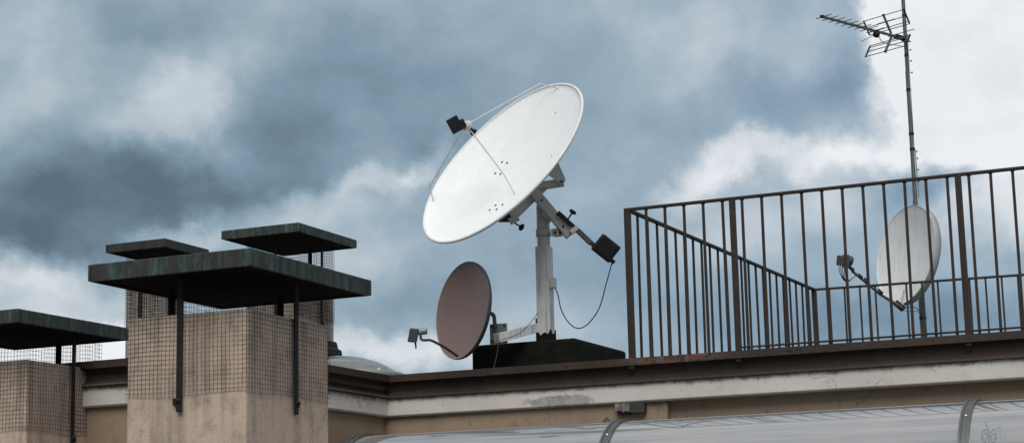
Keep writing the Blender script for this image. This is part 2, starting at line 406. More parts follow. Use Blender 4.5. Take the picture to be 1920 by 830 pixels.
# ------------------------------------------------------------------ chimneys
def wires(mb, p, q, ztop, zbot, cell, r, seed, outd, wav=.0022, ragged=.01):
    """square mesh hung from p to q (horizontal run)"""
    rnd = random.Random(seed); L = (q - p).length; d = (q - p) / L
    nx = max(2, round(L / cell)); nz = max(2, round((ztop - zbot) / cell))
    ph = [rnd.random() * 6 for _ in range(6)]
    def off(x, z):
        a = math.sin(x * 5.1 + ph[0]) * math.sin(z * 7.3 + ph[1]) + .6 * math.sin(x * 11 + ph[2] + z * 4)
        edge = min(1, x / .06, (L - x) / .06)
        return outd * (wav * (1.2 + a) * max(edge, .15)) + d * (wav * .5 * math.sin(z * 17 + ph[3] + x * 6) * edge) + Z * (wav * .7 * math.sin(x * 14 + ph[4] + z * 9))
    def pt(i, j):
        x = L * i / nx; z = zbot + (ztop - zbot) * j / nz
        v = p + d * x + Z * z + off(x, z)
        if j == 0: v += Z * (.006 * math.sin(x * 9 + ph[5]))
        return v
    for i in range(nx + (0 if outd is None else 1)):
        mb.tube([pt(i, j) for j in range(nz + 1)], r, 3, False)
    for j in range(nz + 1):
        mb.tube([pt(i, j) for i in range(nx + 1)], r, 3, False)

def chimney(label, yc, corner, lx, rx, capc, capl, capr, fasc_bot, mesh_y, wA=None, wB=None, posts=None, cell=.025, wr=.0010, bottom=0.0, smat=None, cmat=None, group=None, over=None, meshd=None, ctop=None):
    """corner=(px,py) top of near stack corner at depth yc; lx, rx = pixel columns of the far edges; cap corner pixels"""
    P = at_y(*corner, yc); zs = P.z; Pn = V((*P.xy, 0))
    if wA is None: wA = along(Pn, A, *lx)[0]
    if wB is None: wB = along(Pn, B, *rx)[0]
    if over: oa, ob = over
    else: oa, ob = .15, .2
    Cc = Pn - A * oa - B * ob
    zct = along(Cc, A, *capc)[1]; zcb = along(Cc, A, *fasc_bot)[1]
    cA = along(Cc, A, *capl)[0]; cB = along(Cc, B, *capr)[0]
    print(label[:30], 'wA %.2f wB %.2f cA %.2f cB %.2f z %.2f cap %.2f-%.2f' % (wA, wB, cA, cB, zs, zcb, zct))
    root = thing('chimney', V((*(Pn + A * wA / 2 + B * wB / 2).xy, bottom)), label, 'chimney', 'chimneys with copper caps')
    smat = smat or M_stucco; cmat = cmat or M_copper
    # stack: four walls with an open flue top
    c = Pn + A * wA / 2 + B * wB / 2
    mb = MB(); th = .12
    outer = [Pn, Pn + A * wA, Pn + A * wA + B * wB, Pn + B * wB]
    inner = [Pn + A * th + B * th, Pn + A * (wA - th) + B * th, Pn + A * (wA - th) + B * (wB - th), Pn + A * th + B * (wB - th)]
    vs = [p + Z * bottom for p in outer] + [p + Z * zs for p in outer] + [p + Z * zs for p in inner] + [p + Z * (zs - .5) for p in inner]
    fs = []
    for i in range(4):
        j = (i + 1) % 4; fs += [(i, j, 4 + j, 4 + i), (4 + i, 4 + j, 8 + j, 8 + i), (8 + i, 8 + j, 12 + j, 12 + i)]
    fs += [(12, 13, 14, 15), (3, 2, 1, 0)]
    mb.add(vs, fs).build('stack', smat, root, bevel=.012)
    # cap: shallow pyramid lid with a hanging rim
    cor = [Cc, Cc + A * cA, Cc + A * cA + B * cB, Cc + B * cB]; cc = (cor[0] + cor[2]) / 2
    e = .012
    inn = [cor[0] + A * e + B * e, cor[1] - A * e + B * e, cor[2] - A * e - B * e, cor[3] + A * e - B * e]
    mb = MB(); vs = [p + Z * zcb for p in cor] + [p + Z * zct for p in cor] + [cc + Z * (zct + .05)] + [p + Z * zcb for p in inn]
    fs = []
    for i in range(4):
        j = (i + 1) % 4; fs += [(i, j, 4 + j, 4 + i), (4 + i, 4 + j, 8), (i, j, 9 + j, 9 + i)]
    cap = mb.add(vs, fs).build('cap', cmat, root, bevel=.004)
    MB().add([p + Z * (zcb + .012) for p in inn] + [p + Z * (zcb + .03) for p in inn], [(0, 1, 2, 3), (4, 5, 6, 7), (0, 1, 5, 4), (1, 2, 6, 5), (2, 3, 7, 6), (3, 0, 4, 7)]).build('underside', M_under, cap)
    # folded seam at each corner
    for p in cor[:4]:
        s_ = (p - cc).normalized(); MB().box(p + s_ * .001 + Z * ((zct + zcb) / 2), A * .007, B * .007, Z * ((zct - zcb) / 2 - .003)).build('corner_seam', cmat, cap, bevel=.002)
    # iron straps
    zlow = along(Pn, A, corner[0], mesh_y)[1]
    if posts:
        for (which, px, py, w) in posts:
            if which == 'A': t = along(Pn - B * .03, A, px, py)[0]; p = Pn - B * .022 + A * t; x, y = A, B
            elif which == 'B': t = along(Pn - A * .03, B, px, py)[0]; p = Pn - A * .022 + B * t; x, y = B, A
            elif which == 'A2': t = along(Pn + B * (wB + .03), A, px, py)[0]; p = Pn + B * (wB + .022) + A * t; x, y = A, B
            else: t = along(Pn + A * (wA + .03), B, px, py)[0]; p = Pn + A * (wA + .022) + B * t; x, y = B, A
            zl = zlow - .075 - random.random() * .02
            pm = MB().box(p + Z * (zl + zcb + .02) / 2, x * w / 2, y * .004, Z * (zcb + .02 - zl) / 2)
            pm.box(p + y * (.012 if which in ('A', 'B') else -.012) + Z * (zl + zcb + .02) / 2 + x * (w / 2 - .003), x * .003, y * .012, Z * (zcb + .02 - zl) / 2)
            po = pm.build('strap', M_iron, root, bevel=.001)
            o_ = -y if which in ('A', 'B') else y
            MB().lathe(p + Z * (zl + .06) + o_ * .004, o_, [(.014, 0), (.014, .006), (.008, .007), (.008, .02), (0, .021)], 10).box(p + x * .03 + Z * (zl + .055) - o_ * .012, x * .014, y * .008, Z * .018).build('bolt', M_iron, po)
    # wire mesh
    ex = .003
    q = [Pn - A * ex - B * ex, Pn + A * (wA + ex) - B * ex, Pn + A * (wA + ex) + B * (wB + ex), Pn - A * ex + B * (wB + ex)]
    od = [-B, A, B, -A]; mb = MB()
    for i in range(4):
        wires(mb, q[i], q[(i + 1) % 4], zcb + .02, zlow, cell, wr, i + int(yc * 10), od[i], wav=.0022 if i in (0, 3) else .0007)
    mb.build('wire_mesh', M_wire, root)
    return root, Pn, wA, wB, zs, zcb, zlow

ch1 = chimney('tall cream chimney at front under the largest green copper cap, wrapped in wire mesh', 9.5, (462, 577), (240, 597), (616, 611), (478, 463), (169, 500), (693, 519), (478, 497), 732,
    posts=[('A', 335, 650, .034), ('B', 558, 650, .034), ('A2', 529, 590, .03), ('B2', 317, 590, .03)])
ch2 = chimney('low cream chimney with green copper cap cut off by the left edge', 11.0, (52, 673), None, (189, 692), (62, 575), (-190, 600), (240, 603), (62, 601), 806, wA=.85,
    posts=[('B', 140, 700, .03), ('A2', 113, 670, .028)], over=(.13, .26))
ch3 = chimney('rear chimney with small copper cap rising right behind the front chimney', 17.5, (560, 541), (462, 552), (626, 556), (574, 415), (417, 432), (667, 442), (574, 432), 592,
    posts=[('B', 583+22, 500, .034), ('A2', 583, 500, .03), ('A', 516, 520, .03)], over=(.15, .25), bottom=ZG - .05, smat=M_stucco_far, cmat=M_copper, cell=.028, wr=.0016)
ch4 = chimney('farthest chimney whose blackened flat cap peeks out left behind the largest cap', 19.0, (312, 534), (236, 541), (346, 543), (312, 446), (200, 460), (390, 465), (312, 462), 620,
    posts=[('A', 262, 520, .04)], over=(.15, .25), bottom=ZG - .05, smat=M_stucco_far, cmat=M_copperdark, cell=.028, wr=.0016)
# flashing skirt of the rear chimney
root, Pn, wA, wB, zs, _, _ = ch3
zc1 = along(Pn + B * wB, A, 626, 640)[1]; zc2 = along(Pn + B * wB, A, 626, 668)[1]; zc3 = along(Pn + B * wB, A, 626, 690)[1]
def ring(e, z): return [Pn - A * e - B * e + Z * z, Pn + A * (wA + e) - B * e + Z * z, Pn + A * (wA + e) + B * (wB + e) + Z * z, Pn - A * e + B * (wB + e) + Z * z]
def skirt(levels):
    mb = MB(); vs = []; fs = []
    for e, z in levels: vs += ring(e, z)
    for i in range(len(levels) - 1):
        for k in range(4):
            l = (k + 1) % 4; fs.append((i * 4 + k, i * 4 + l, i * 4 + 4 + l, i * 4 + 4 + k))
    return mb.add(vs, fs)
skirt([(.005, zc1), (.02, zc1 - .01), (.03, zc1 - .07), (.055, zc1 - .09), (.06, zc2), (.03, zc2 - .01)]).build('flashing', M_iron, root)
skirt([(.01, zc2), (.13, zc3), (.13, ZG - .06)]).build('sloped_base', painted('grey_render', (.2, .18, .165), (.15, .135, .125), .9), root)

# ------------------------------------------------------------------ black plinth and big dish
PY = 13.1
BN = at_y(1080, 632, PY - .1); zP = BN.z; BN0 = V((*BN.xy, 0))
bl = along(BN0, A, 883, 649)[0]; br = along(BN0, B, 1175, 655)[0]
print('plinth', bl, br, zP)
pv = MB()
pl0 = [BN0, BN0 + A * bl, BN0 + A * bl + B * br, BN0 + B * br]
pv.prism([p + Z * (ZG - .07) for p in pl0], Z * (zP - ZG + .07))
plinth = pv.build('plinth', M_bitumen, None, .025, loc=V((*(BN0 + A * bl / 2 + B * br / 2).xy, ZG - .07)))
tag(plinth, 'low black bitumen coated block on the roof carrying the white dish post', 'plinth')

# post
PB = at_y(1031, 640, PY + .05); PB0 = V((*PB.xy, 0))      # near vertical edge of the square post
pw = .1; zp1 = along(PB0, A, 1031, 459)[1]
pc0 = PB0 + A * pw / 2 + B * pw / 2
dish = thing('satellite_dish', V((*pc0.xy, zP)), 'large white satellite dish tilted to the sky on a square white post', 'satellite dish', 'satellite dishes on the roof')
MB().box(pc0 + Z * (zP + zp1) / 2, A * pw / 2, B * pw / 2, Z * (zp1 - zP) / 2).build('post', M_post, dish, bevel=.006)
# tar at the foot
mb = MB(); ol = []
sq = [PB0 - A * .006 - B * .006, PB0 + A * (pw + .006) - B * .006, PB0 + A * (pw + .006) + B * (pw + .006), PB0 - A * .006 + B * (pw + .006)]
vs = []; fs = []; cnt = 0
for i in range(4):
    for k in range(6):
        p = sq[i].lerp(sq[(i + 1) % 4], k / 6); h = .035 + .03 * random.random() + (.03 if k in (0, 5) else 0)
        vs += [p + Z * (zP - .01), p + Z * (zP + h)]; cnt += 1
for i in range(cnt):
    j = (i + 1) % cnt; fs.append((2 * i, 2 * j, 2 * j + 1, 2 * i + 1))
mb.add(vs, fs).build('tar_foot', M_bitumen, dish)
zp2 = along(pc0, A, 1025, 384)[1]
MB().tube([pc0 + Z * (zp1 - .05), pc0 + Z * zp2], .0475, 24).build('pole', M_mount, dish, bevel=.002)
zcl = along(pc0, A, 1025, 436)[1]
mb = MB().lathe(pc0 + Z * zcl, Z, [(.048, -.026), (.056, -.026), (.056, .026), (.048, .026)], 24)
cl = mb.build('clamp', M_mount, dish)
def M3(px, py, dy=0): return at_y(px, py, pc0.y + dy)
MB().box(M3(1044, 436, -.06), A * .03, B * .035, Z * .026).build('clamp_ear', M_mount, cl, bevel=.003)
for px in (1041, 1049): MB().lathe(M3(px, 436, -.095), -B, [(.009, 0), (.009, .008), (0, .009)], 8).build('bolt', M_iron, cl)

DC = at_y(940, 303, pc0.y - .18)                 # dish centre
vd = (DC - EYE).normalized(); vr = (rt - vd * rt.dot(vd)).normalized(); vu = vr.cross(vd)
cb = .378; sb = math.sqrt(1 - cb * cb)
DA = (-vd * cb + (-vr * .705 + vu * .709) * sb).normalized()
DR = 196.0 / F * (DC - EYE).dot(fw); dep = .13
print('dish radius', DR)
prof = []
for i in range(0, 25): r = DR * i / 24 * .985; prof.append((r, -dep + dep * (r / DR) ** 2))
prof += [(DR * .992, .004), (DR * 1.0, .002), (DR * 1.004, -.008), (DR * .998, -.018), (DR * .985, -.022)]
for i in range(20, -1, -1): r = DR * .975 * i / 20; prof.append((r, -dep - .012 + dep * (r / DR) ** 2))
refl = MB().lathe(DC, DA, prof, 96).build('reflector', M_white, dish)
lipm = MB(); lc = [DC + (vr - DA * vr.dot(DA)).normalized() * 0 for _ in range(1)]
ex1 = DA.orthogonal().normalized(); ex2 = DA.cross(ex1)
lipm.tube([DC + (ex1 * math.cos(k / 96 * 2 * math.pi) + ex2 * math.sin(k / 96 * 2 * math.pi)) * DR * .998 - DA * .004 for k in range(96)], .011, 8, False, True)
lipm.build('rim', painted('weathered_white_rim', (.74, .74, .72), (.66, .65, .62), .4, .6, (.22, .19, .15), 4, rt0=.66), refl)
def on_dish(px, py, C, AX, R, d):
    dr = ray(px, py); lo = None
    t0 = (C - EYE).length - R * 1.5; steps = 600; prev = None
    for i in range(steps):
        t = t0 + R * 3 * i / steps; p = EYE + dr * t; w = p - C; h = w.dot(AX); r = (w - AX * h).length
        v = h - (-d + d * (r / R) ** 2)
        if prev is not None and prev > 0 >= v and r < R * 1.05: return p
        prev = v
    return at_plane(px, py, C, AX)
for (zx, zy) in ((431, 413), (453, 416), (401, 463), (424, 466), (376, 626), (402, 605), (433, 602), (407, 623), (669, 195), (651, 385)):
    px, py = 760 + zx / 2.372, 130 + zy / 2.372
    p = on_dish(px, py, DC, DA, DR, dep); s_ = .009 if zy < 470 and zx < 500 or zy > 600 else .004
    MB().lathe(p + DA * .001, DA, [(s_, 0), (s_ * .9, .004), (0, .005)], 10).build('bolt', M_black, refl)
# feed and its three stays
FD = at_plane(874, 234, DC + DA * .42, DA)
nml = DA
for a_, b_ in (((813, 378), (806, 350)), ((1047, 166), (1013, 157)), ((966, 364), (945, 327))):
    p0 = on_dish(*a_, DC, DA, DR, dep)
    q0 = at_plane(*b_, p0 + DA * .09, DA) if a_[0] != 966 else at_plane(*b_, p0 + DA * .11, DA)
    e0 = FD + (q0 - FD).normalized() * .02
    MB().tube([p0, q0, e0], .0044, 8).build('feed_stay', M_whiterod, dish)
feed = MB().lathe(FD, DA, [(0, -.03), (.036, -.03), (.042, -.02), (.042, .0), (.034, .01), (.022, .012), (.022, .02), (0, .02)], 20).build('feed_horn', M_lightplastic, dish)
MB().lathe(FD - DA * .03 , -DA, [(.014, 0), (.014, .03), (.026, .045), (.028, .058), (0, .058)], 16).build('feed_cup', M_black, feed)
xh = (vr - DA * vr.dot(DA)).normalized(); yh = DA.cross(xh)
b1 = at_y(853, 234, FD.y - .05); bx1 = (vr * .82 + vu * .45).normalized(); by1 = (vu * .82 - vr * .45).normalized()
MB().box(b1, bx1 * .044, by1 * .056, vd * .035).build('converter', M_black, feed, bevel=.006)
MB().box(b1 + bx1 * .05 - by1 * .012, bx1 * .022, by1 * .026, vd * .022).build('converter_neck', M_black, feed, bevel=.005)
MB().tube([b1 + bx1 * .02 - by1 * .03, b1 + bx1 * .05 - by1 * .055, b1 + bx1 * .075 - by1 * .03], .004, 6).build('cable', M_rubber, feed)

# mount behind the dish
def BM(name, p, q, w, h, mat=M_mount, par=None, bev=.003, upv=None):
    return MB().beam(p, q, w, h, upv=upv).build(name, mat, par or dish, bevel=bev)
y0 = .0
hub = DC - DA * (dep + .02)
# strut across back (parallel to the dish plane)
BM('cross_beam', M3(1018, 350, -.02), M3(958, 409, -.1), .066, .066)
# upper side bracket
mb = MB(); tri = [(1020, 322), (1043, 296), (1061, 337), (1055, 348)]
mb.prism([M3(x, y, -.13) for x, y in tri], (M3(1040, 320, .02) - M3(1040, 320, -.13)) * .12); br_ = mb.build('gusset', M_mount, dish, bevel=.003)
mb = MB(); mb.prism([M3(x, y, .05) for x, y in tri], (M3(1040, 320, .02) - M3(1040, 320, -.13)) * .12).build('gusset', M_mount, dish, bevel=.003)
MB().lathe(M3(1053, 340, -.135), -fw, [(.009, 0), (.009, .006), (0, .007)], 8).build('bolt', M_iron, br_)
BM('pivot_beam', M3(1003, 350, -.06), M3(1057, 342, -.06), .07, .052)
# lower bracket and knob
BM('rim_bracket', M3(938, 406, -.13), M3(960, 406, -.08), .06, .075, M_black)
BM('end_plate', M3(955, 416, -.14), M3(972, 407, -.14), .012, .05)
def knob(p, q, r=.021):
    d = (q - p).normalized(); k = MB().tube([p, q], .006, 8).build('threaded_rod', M_black, dish)
    prof = [(0, -.014), (r * .6, -.014), (r, -.006), (r, .006), (r * .6, .013), (0, .014)]
    MB().lathe(q, d, prof, 9).build('knob', M_black, k)
knob(M3(962, 416, -.12), M3(978, 426, -.14), .028)
# main diagonal arm
arm = BM('mount_arm', M3(1001, 360, -.09), M3(1069, 441, -.09), .08, .072)
for px, py in ((1016, 375), (1056, 424), (1045, 402)): MB().lathe(M3(px, py, -.135), -fw, [(.008, 0), (.008, .007), (0, .008)], 8).build('bolt', M_iron, arm)
BM('saddle', M3(1020, 398, -.05), M3(1034, 412, -.05), .11, .05, M_mount)
# actuator rod, clamp, motor
BM('actuator_tube', M3(1046, 398, -.15), M3(1118, 464, -.15), .03, .03, M_black)
kq = M3(1074, 397, -.17); knob(M3(1062, 415, -.16), kq, .028)
BM('rod_clamp', M3(1070, 436, -.15), M3(1083, 426, -.15), .05, .035, M_lightplastic)
BM('rod_sleeve', M3(1078, 427, -.15), M3(1108, 456, -.15), .042, .036, painted('dark_bronze_sleeve', (.05, .04, .032), (.035, .03, .025), .45))
mc = M3(1136, 465, -.15); mx = (vr * .78 - vu * .62).normalized(); my = (vu * .78 + vr * .62).normalized()
mot = MB().box(mc, mx * .083, my * .073, vd * .045).build('motor_box', M_black, dish, bevel=.012)
MB().box(mc - vd * .046, mx * .06, my * .054, vd * .003).build('cover_plate', M_black, mot, bevel=.002)
MB().box(M3(1149, 490, -.15), mx * .014, my * .016, vd * .02).build('cable_gland', M_black, mot, bevel=.003)
# drooping cable
def bez(p, n=10):
    """Catmull-Rom through points"""
    out = []; P = [p[0]] + list(p) + [p[-1]]
    for i in range(1, len(P) - 2):
        a, b, c, d = P[i - 1], P[i], P[i + 1], P[i + 2]
        for k in range(n):
            t = k / n; out.append(.5 * ((2 * b) + (c - a) * t + (2 * a - 5 * b + 4 * c - d) * t * t + (3 * b - a - 3 * c + d) * t ** 3))
    out.append(p[-1]); return out
MB().tube(bez([M3(x, y, -.15 + .15 * (1149 - x) / 106) for x, y in ((1147, 494), (1137, 530), (1124, 576), (1104, 605), (1085, 615), (1068, 606), (1053, 582), (1046, 552), (1040, 538))]), .0042, 8).build('cable', M_rubber, dish)
# little box on the post
jb = PB0 + B * pw / 2 - A * .018 + Z * along(PB0, A, 1047, 527)[1]
MB().box(jb, A * .018, B * .022, Z * .038).build('junction_cover', M_lightplastic, dish, bevel=.004)

# ------------------------------------------------------------------ brown dish
def dish_frame(px, py, y, axl, ratio):
    """axl: image direction (right, up) the dish faces"""
    C = at_y(px, py, y); d = (C - EYE).normalized(); r_ = (rt - d * rt.dot(d)).normalized(); u_ = r_.cross(d)
    s_ = math.sqrt(1 - ratio ** 2); l = math.hypot(*axl)
    return C, (-d * ratio + (r_ * axl[0] / l + u_ * axl[1] / l) * s_).normalized(), d, r_, u_
BC, BA, bd, brr, bu = dish_frame(866, 581, 12.95, (-.979, .206), .53)
BR = 93.0 / F * (BC - EYE).dot(fw); bdep = .06
xd = (Z.cross(BA)).normalized()
def reflector(C, AX, R, d, ex, xd, name, mf, mr, par, rimw=.018, rimd=.03):
    p = [(R * .985 * i / 20, -d + d * (i / 20 * .985) ** 2) for i in range(21)]
    o = MB().lathe(C, AX, p + [(R * .993, .002)], 80, ex, xd).build(name, mf, par)
    p2 = [(R * .993, .002), (R, 0), (R * 1.004, -rimd * .5), (R * .99, -rimd), (R * .965, -rimd)]
    p2 += [(R * .95 * i / 16, -d - .012 + d * (i / 16) ** 2) for i in range(16, -1, -1)]
    MB().lathe(C, AX, p2, 80, ex, xd).build('rim', mr, o)
    return o
bdish = thing('satellite_dish', V((*BC.xy, ZG)), 'small brown satellite dish bracketed beside the black plinth', 'satellite dish', 'satellite dishes on the roof')
br_o = reflector(BC, BA, BR, bdep, .95, xd, 'reflector', M_brown, M_brownrim, bdish)
def M4(px, py, dy=0): return at_y(px, py, BC.y + dy)
arm = MB().tube(bez([M4(858, 667, -.06), M4(836, 652, -.12), M4(818, 642, -.17), M4(806, 637, -.2), M4(793, 637, -.22), M4(789, 632, -.22), M4(788, 618, -.22)], 5), .0095, 10).build('feed_arm', M_brownrim, bdish)
lb = MB().box(M4(775, 628, -.22), (brr * .98 - bu * .1) * .033, (bu * .98 + brr * .18) * .050, bd * .03).build('converter', M_lnbgrey, bdish, bevel=.008)
MB().tube([M4(783, 622, -.22), M4(799, 620, -.2)], [.02, .022], 14).build('feed_horn', M_galv, lb)
MB().lathe(M4(796, 620, -.2), (M4(801, 619.6, -.2) - M4(796, 620, -.2)), [(.024, -.02), (.026, -.01), (.024, 0), (.026, .01), (.02, .018), (0, .018)], 14).build('horn_rings', M_galv, lb)
MB().tube([M4(779, 642, -.22), M4(780, 653, -.22)], [.007, .005], 8).build('connector', M_black, lb)
# support: curved pipe, plate, white arm to the post
PLc = M4(935, 625, .07)
MB().tube(bez([M4(911, 590, .02), M4(919, 587, .03), M4(926, 592, .04), M4(928, 612, .04)], 6), .0145, 12).build('back_pipe', M_brownrim, bdish)
pt_ = MB().box(PLc, A * .068, B * .006, Z * .072).build('mounting_plate', M_galv, bdish, bevel=.003)
for a_, b_ in ((-.05, .055), (.05, .055), (-.05, -.055), (.05, -.055)):
    MB().lathe(PLc + A * a_ + Z * b_ - B * .006, -B, [(.008, 0), (.008, .007), (0, .008)], 8).build('bolt', M_iron, pt_)
pa = M4(931, 634, -.02); t_, z_ = along(V((*pa.xy, 0)), (PB0 + A * pw * .9 - V((*pa.xy, 0))).normalized(), 1008, 614)
pb = V((*(PB0 + A * (pw + .003) + B * .05).xy, z_)); pb.z = along(pb, A, 1006, 613)[1]
BM('support_arm', V((pa.x, pa.y, pa.z)), pb, .06, .066, M_post, bdish)
BM('clamp_plate', pb + Z * .06 + A * .004, pb - Z * .05 + A * .004, .1, .006, M_iron, bdish, .001, upv=A)
MB().tube(bez([M4(1008, 586, .0), M4(998, 600, -.03), M4(980, 620, -.05), M4(962, 630, -.05), M4(938, 640, -.09), M4(931, 668, -.15), M4(925, 692, -.2), M4(923, 700, -.22)]), .0028, 6).build('cable', M_rubber, bdish)

# ------------------------------------------------------------------ mast, right dish, tv antenna
MY = at_y(1732, 630, 1).y and 16.9
mb0 = at_y(1733, 640, MY); mt0 = at_y(1712, 300, MY)
print('mast lean', mt0 - mb0)
mast_base = V((*at_y(1733, 632, MY).xy, ZG - .05)); mtop = at_y(1689.5, -60, MY + .03)
mast = thing('antenna_mast', mast_base, 'tall thin grey steel mast behind the railing carrying the television antenna', 'mast')
def mp(py):
    k = (640 - py) / 700; a = V(mast_base); z1 = at_y(1733, 640, MY)
    return z1.lerp(mtop, k)
MB().tube([mast_base, mp(575), mp(382)], [.031, .031, .026], 14).build('lower_tube', M_mast, mast)
MB().tube([mp(384), mp(140)], [.0225, .0215], 14).build('middle_tube', M_mast, mast)
MB().tube([mp(142), mtop], [.0185, .0175], 14).build('upper_tube', M_mast, mast)
for py, r in ((36, .020), (112, .0205), (178, .024), (261, .0245), (290, .025), (600, .034), (82, .022)):
    p = mp(py); q = mp(py - 5.5); MB().tube([p, q], r, 14).build('tape_band', M_black, mast)
off = A * -.02 - B * .012
MB().tube([mp(y) + off * (1.0 + .25 * math.sin(y * .02)) for y in range(70, 620, 18)], .0042, 6).build('cable', M_lightplastic, mast)
for py in (84, 100, 121, 143, 292, 305, 326, 348, 549):
    q = mp(py) - A * .028; MB().lathe(q, -A, [(.004, 0), (.004, .010), (.008, .012), (.008, .02), (0, .021)], 8).build('clip', M_black, mast)
MB().beam(mp(287) - A * .027, mp(378) - A * .032, .006, .006).build('clip_rail', M_mast, mast)

RCc, RA, rd, rr_, ru_ = dish_frame(1697, 477, 16.55, (-.965, .26), .56)
RR = 95.5 / F * (RCc - EYE).dot(fw)
rdish = thing('satellite_dish', V((*RCc.xy, ZG)), 'pale dirt streaked satellite dish mounted on the mast behind the railing bars', 'satellite dish', 'satellite dishes on the roof')
xd2 = Z.cross(RA).normalized()
reflector(RCc, RA, RR, .075, .93, xd2, 'reflector', M_dirtydish, M_dishback, rdish, rimd=.075)
def M5(px, py, dy=0): return at_y(px, py, RCc.y + dy)
MB().tube([M5(1694, 578, -.1), M5(1650, 551, -.3), M5(1598, 508, -.52)], [.016, .0125, .0125], 10).build('feed_arm', M_alu, rdish)
for x, y in ((1596, 503), (1612, 517), (1624, 525), (1650, 546)):
    MB().tube([M5(x - 3, y - 2.6, -.3 - .22 * (1650 - x) / 52), M5(x + 4, y + 3.4, -.3 - .22 * (1657 - x) / 52)], .0155, 10).build('tape_band', M_black, rdish)
MB().beam(M5(1678, 566, -.1), M5(1695, 580, -.1), .05, .05).build('arm_socket', M_iron, rdish, bevel=.004)
MB().tube([M5(1705, 540, .05), M5(1690, 575, -.06)], [.05, .02], 10).build('foot_bracket', M_dishback, rdish)
rl = MB().box(M5(1576, 488, -.55), (rr_ * .99 - ru_ * .1) * .034, (ru_ * .99 + rr_ * .1) * .045, rd * .035).build('converter', M_lnbgrey, rdish, bevel=.006)
MB().box(M5(1586, 489, -.55), rr_ * .03, ru_ * .06, rd * .03).build('converter_neck', M_strap, rl, bevel=.006)
MB().lathe(M5(1590, 488, -.54), rr_ - ru_ * .2, [(.03, 0), (.046, .012), (.046, .028), (.03, .045), (0, .05)], 18).build('feed_horn', M_lnbgrey, rl)
for k in range(4):
    x = 1573 + k * 3.2
    MB().tube(bez([M5(x, 497, -.55), M5(x + 1, 508, -.55), M5(1580 + k * 1.2, 522, -.54), M5(1589 + k, 528 - k, -.52), M5(1600, 520, -.5), M5(1608, 513, -.47)], 6), .0035, 6).build('cable', M_rubber, rl)
MB().tube(bez([M5(1690, 579, -.08), M5(1705, 575, -.04), M5(1718, 577, 0), M5(1729, 590, .1), M5(1731, 601, .3)], 6), .004, 6).build('cable', M_rubber, rdish)
MB().tube(bez([M5(1690, 580, -.08), M5(1704, 583, -.04), M5(1720, 583, 0), M5(1731, 596, .1), M5(1733, 604, .3)], 6), .003, 6).build('cable', M_mast, rdish)
MB().beam(RCc - RA * .13, mp(480), .07, .07).build('mast_bracket', M_galv, rdish, bevel=.004)

# tv antenna: a yagi with two reflector grids
zY = at_y(1694, 72, MY).z
def Y_(zx, zy, z=None):  # zoomed antenna picture -> pixel
    return at_z(1500 + zx / 4.15, zy / 4.15, z or zY)
b0 = Y_(168, 130); b1_ = Y_(735, 283)
bdir = (b1_ - b0); BL = bdir.length; bdir.normalize(); edir = V((bdir.y, -bdir.x, 0))
if edir.dot(rt) < 0: edir = -edir
print('boom', BL, bdir, edir)
ant = thing('tv_antenna', V((*mp(72).xy, zY - .1)), 'aluminium television aerial with comb of rods and two grid reflectors on the mast', 'antenna')
MB().beam(b0, b1_ + bdir * .04, .024, .02).build('boom', M_alu, ant, bevel=.002)
MB().beam(b0 - bdir * .01, b0 + bdir * .02, .028, .026).build('boom_cap', M_black, ant, bevel=.002)
MB().beam(b1_ + bdir * .01, V((*mp(72).xy, zY)), .05, .035).build('mast_clamp', M_iron, ant, bevel=.003)
MB().box(V((*mp(72).xy, zY)), bdir * .028, edir * .026, Z * .03).build('u_bolt_plate', M_strap, ant, bevel=.003)
nb = at_z(1500 + 240 / 4.15, 120 / 4.15, zY); hl = (nb - Y_(188, 136)).dot(edir)
hl = abs(hl); print('half element', hl)
for k in range(9):
    p = b0 + bdir * (.03 + BL * .70 * k / 8); h = .092 + .0015 * k
    MB().tube([p - edir * h + Z * .006, p + edir * h + Z * .006], .0042, 6).build('director', M_alu, ant)
pd = b0 + bdir * BL * .745
MB().tube(bez([pd - edir * .19 + Z * -.055, pd - edir * .05 + Z * -.035, pd + edir * .0 - Z * .02], 4), .0035, 6).build('dipole', M_alu, ant)
MB().tube([pd + edir * .02 + Z * .05, pd + edir * .02 + Z * .068, pd + edir * .22 + Z * .068], .0035, 6).build('dipole', M_alu, ant)
dc_ = b0 + bdir * BL * .74 - Z * .032
MB().lathe(dc_ - bdir * .028, bdir, [(0, 0), (.022, .002), (.03, .012), (.03, .045), (.022, .055), (0, .056)], 14).build('dipole_box', M_black, ant)
MB().box(dc_ + Z * .022, bdir * .02, edir * .018, Z * .02).build('dipole_clamp', M_black, ant, bevel=.003)
# reflector grids in a V
hub_ = b0 + bdir * BL * .965
upx = 1500 + 650 / 4.15, 122 / 4.15
ud = at_plane(*upx, hub_, edir) - hub_; ld = at_plane(1500 + 665 / 4.15, 400 / 4.15, hub_, edir) - hub_
W = abs((at_z(1500 + 812 / 4.15, 95 / 4.15, zY + ud.z) - (hub_ + ud)).dot(edir))
W2 = abs((at_z(1500 + 507 / 4.15, 188 / 4.15, zY + ud.z) - (hub_ + ud)).dot(edir)); W = (W + W2) / 2
print('grid half width', W, ud, ld)
for dv in (ud, ld):
    pn = MB().beam(hub_ + dv * .08, hub_ + dv * 1.04, .022, .014, upv=edir).build('reflector_arm', M_alu, ant, bevel=.002)
    MB().beam(hub_ + dv * 1.0, hub_ + dv * 1.06, .026, .018, upv=edir).build('arm_cap', M_black, pn, bevel=.002)
    for s_ in (-1, 1):
        MB().beam(hub_ + edir * s_ * W + dv * .30, hub_ + edir * s_ * W + dv * 1.03, .014, .012, upv=edir).build('end_bar', M_black, ant, bevel=.002)
    for fz in (.30, .42, .68, 1.0):
        MB().tube([hub_ + dv * fz - edir * W, hub_ + dv * fz + edir * W], .0042, 6).build('reflector_rod', M_alu, ant)
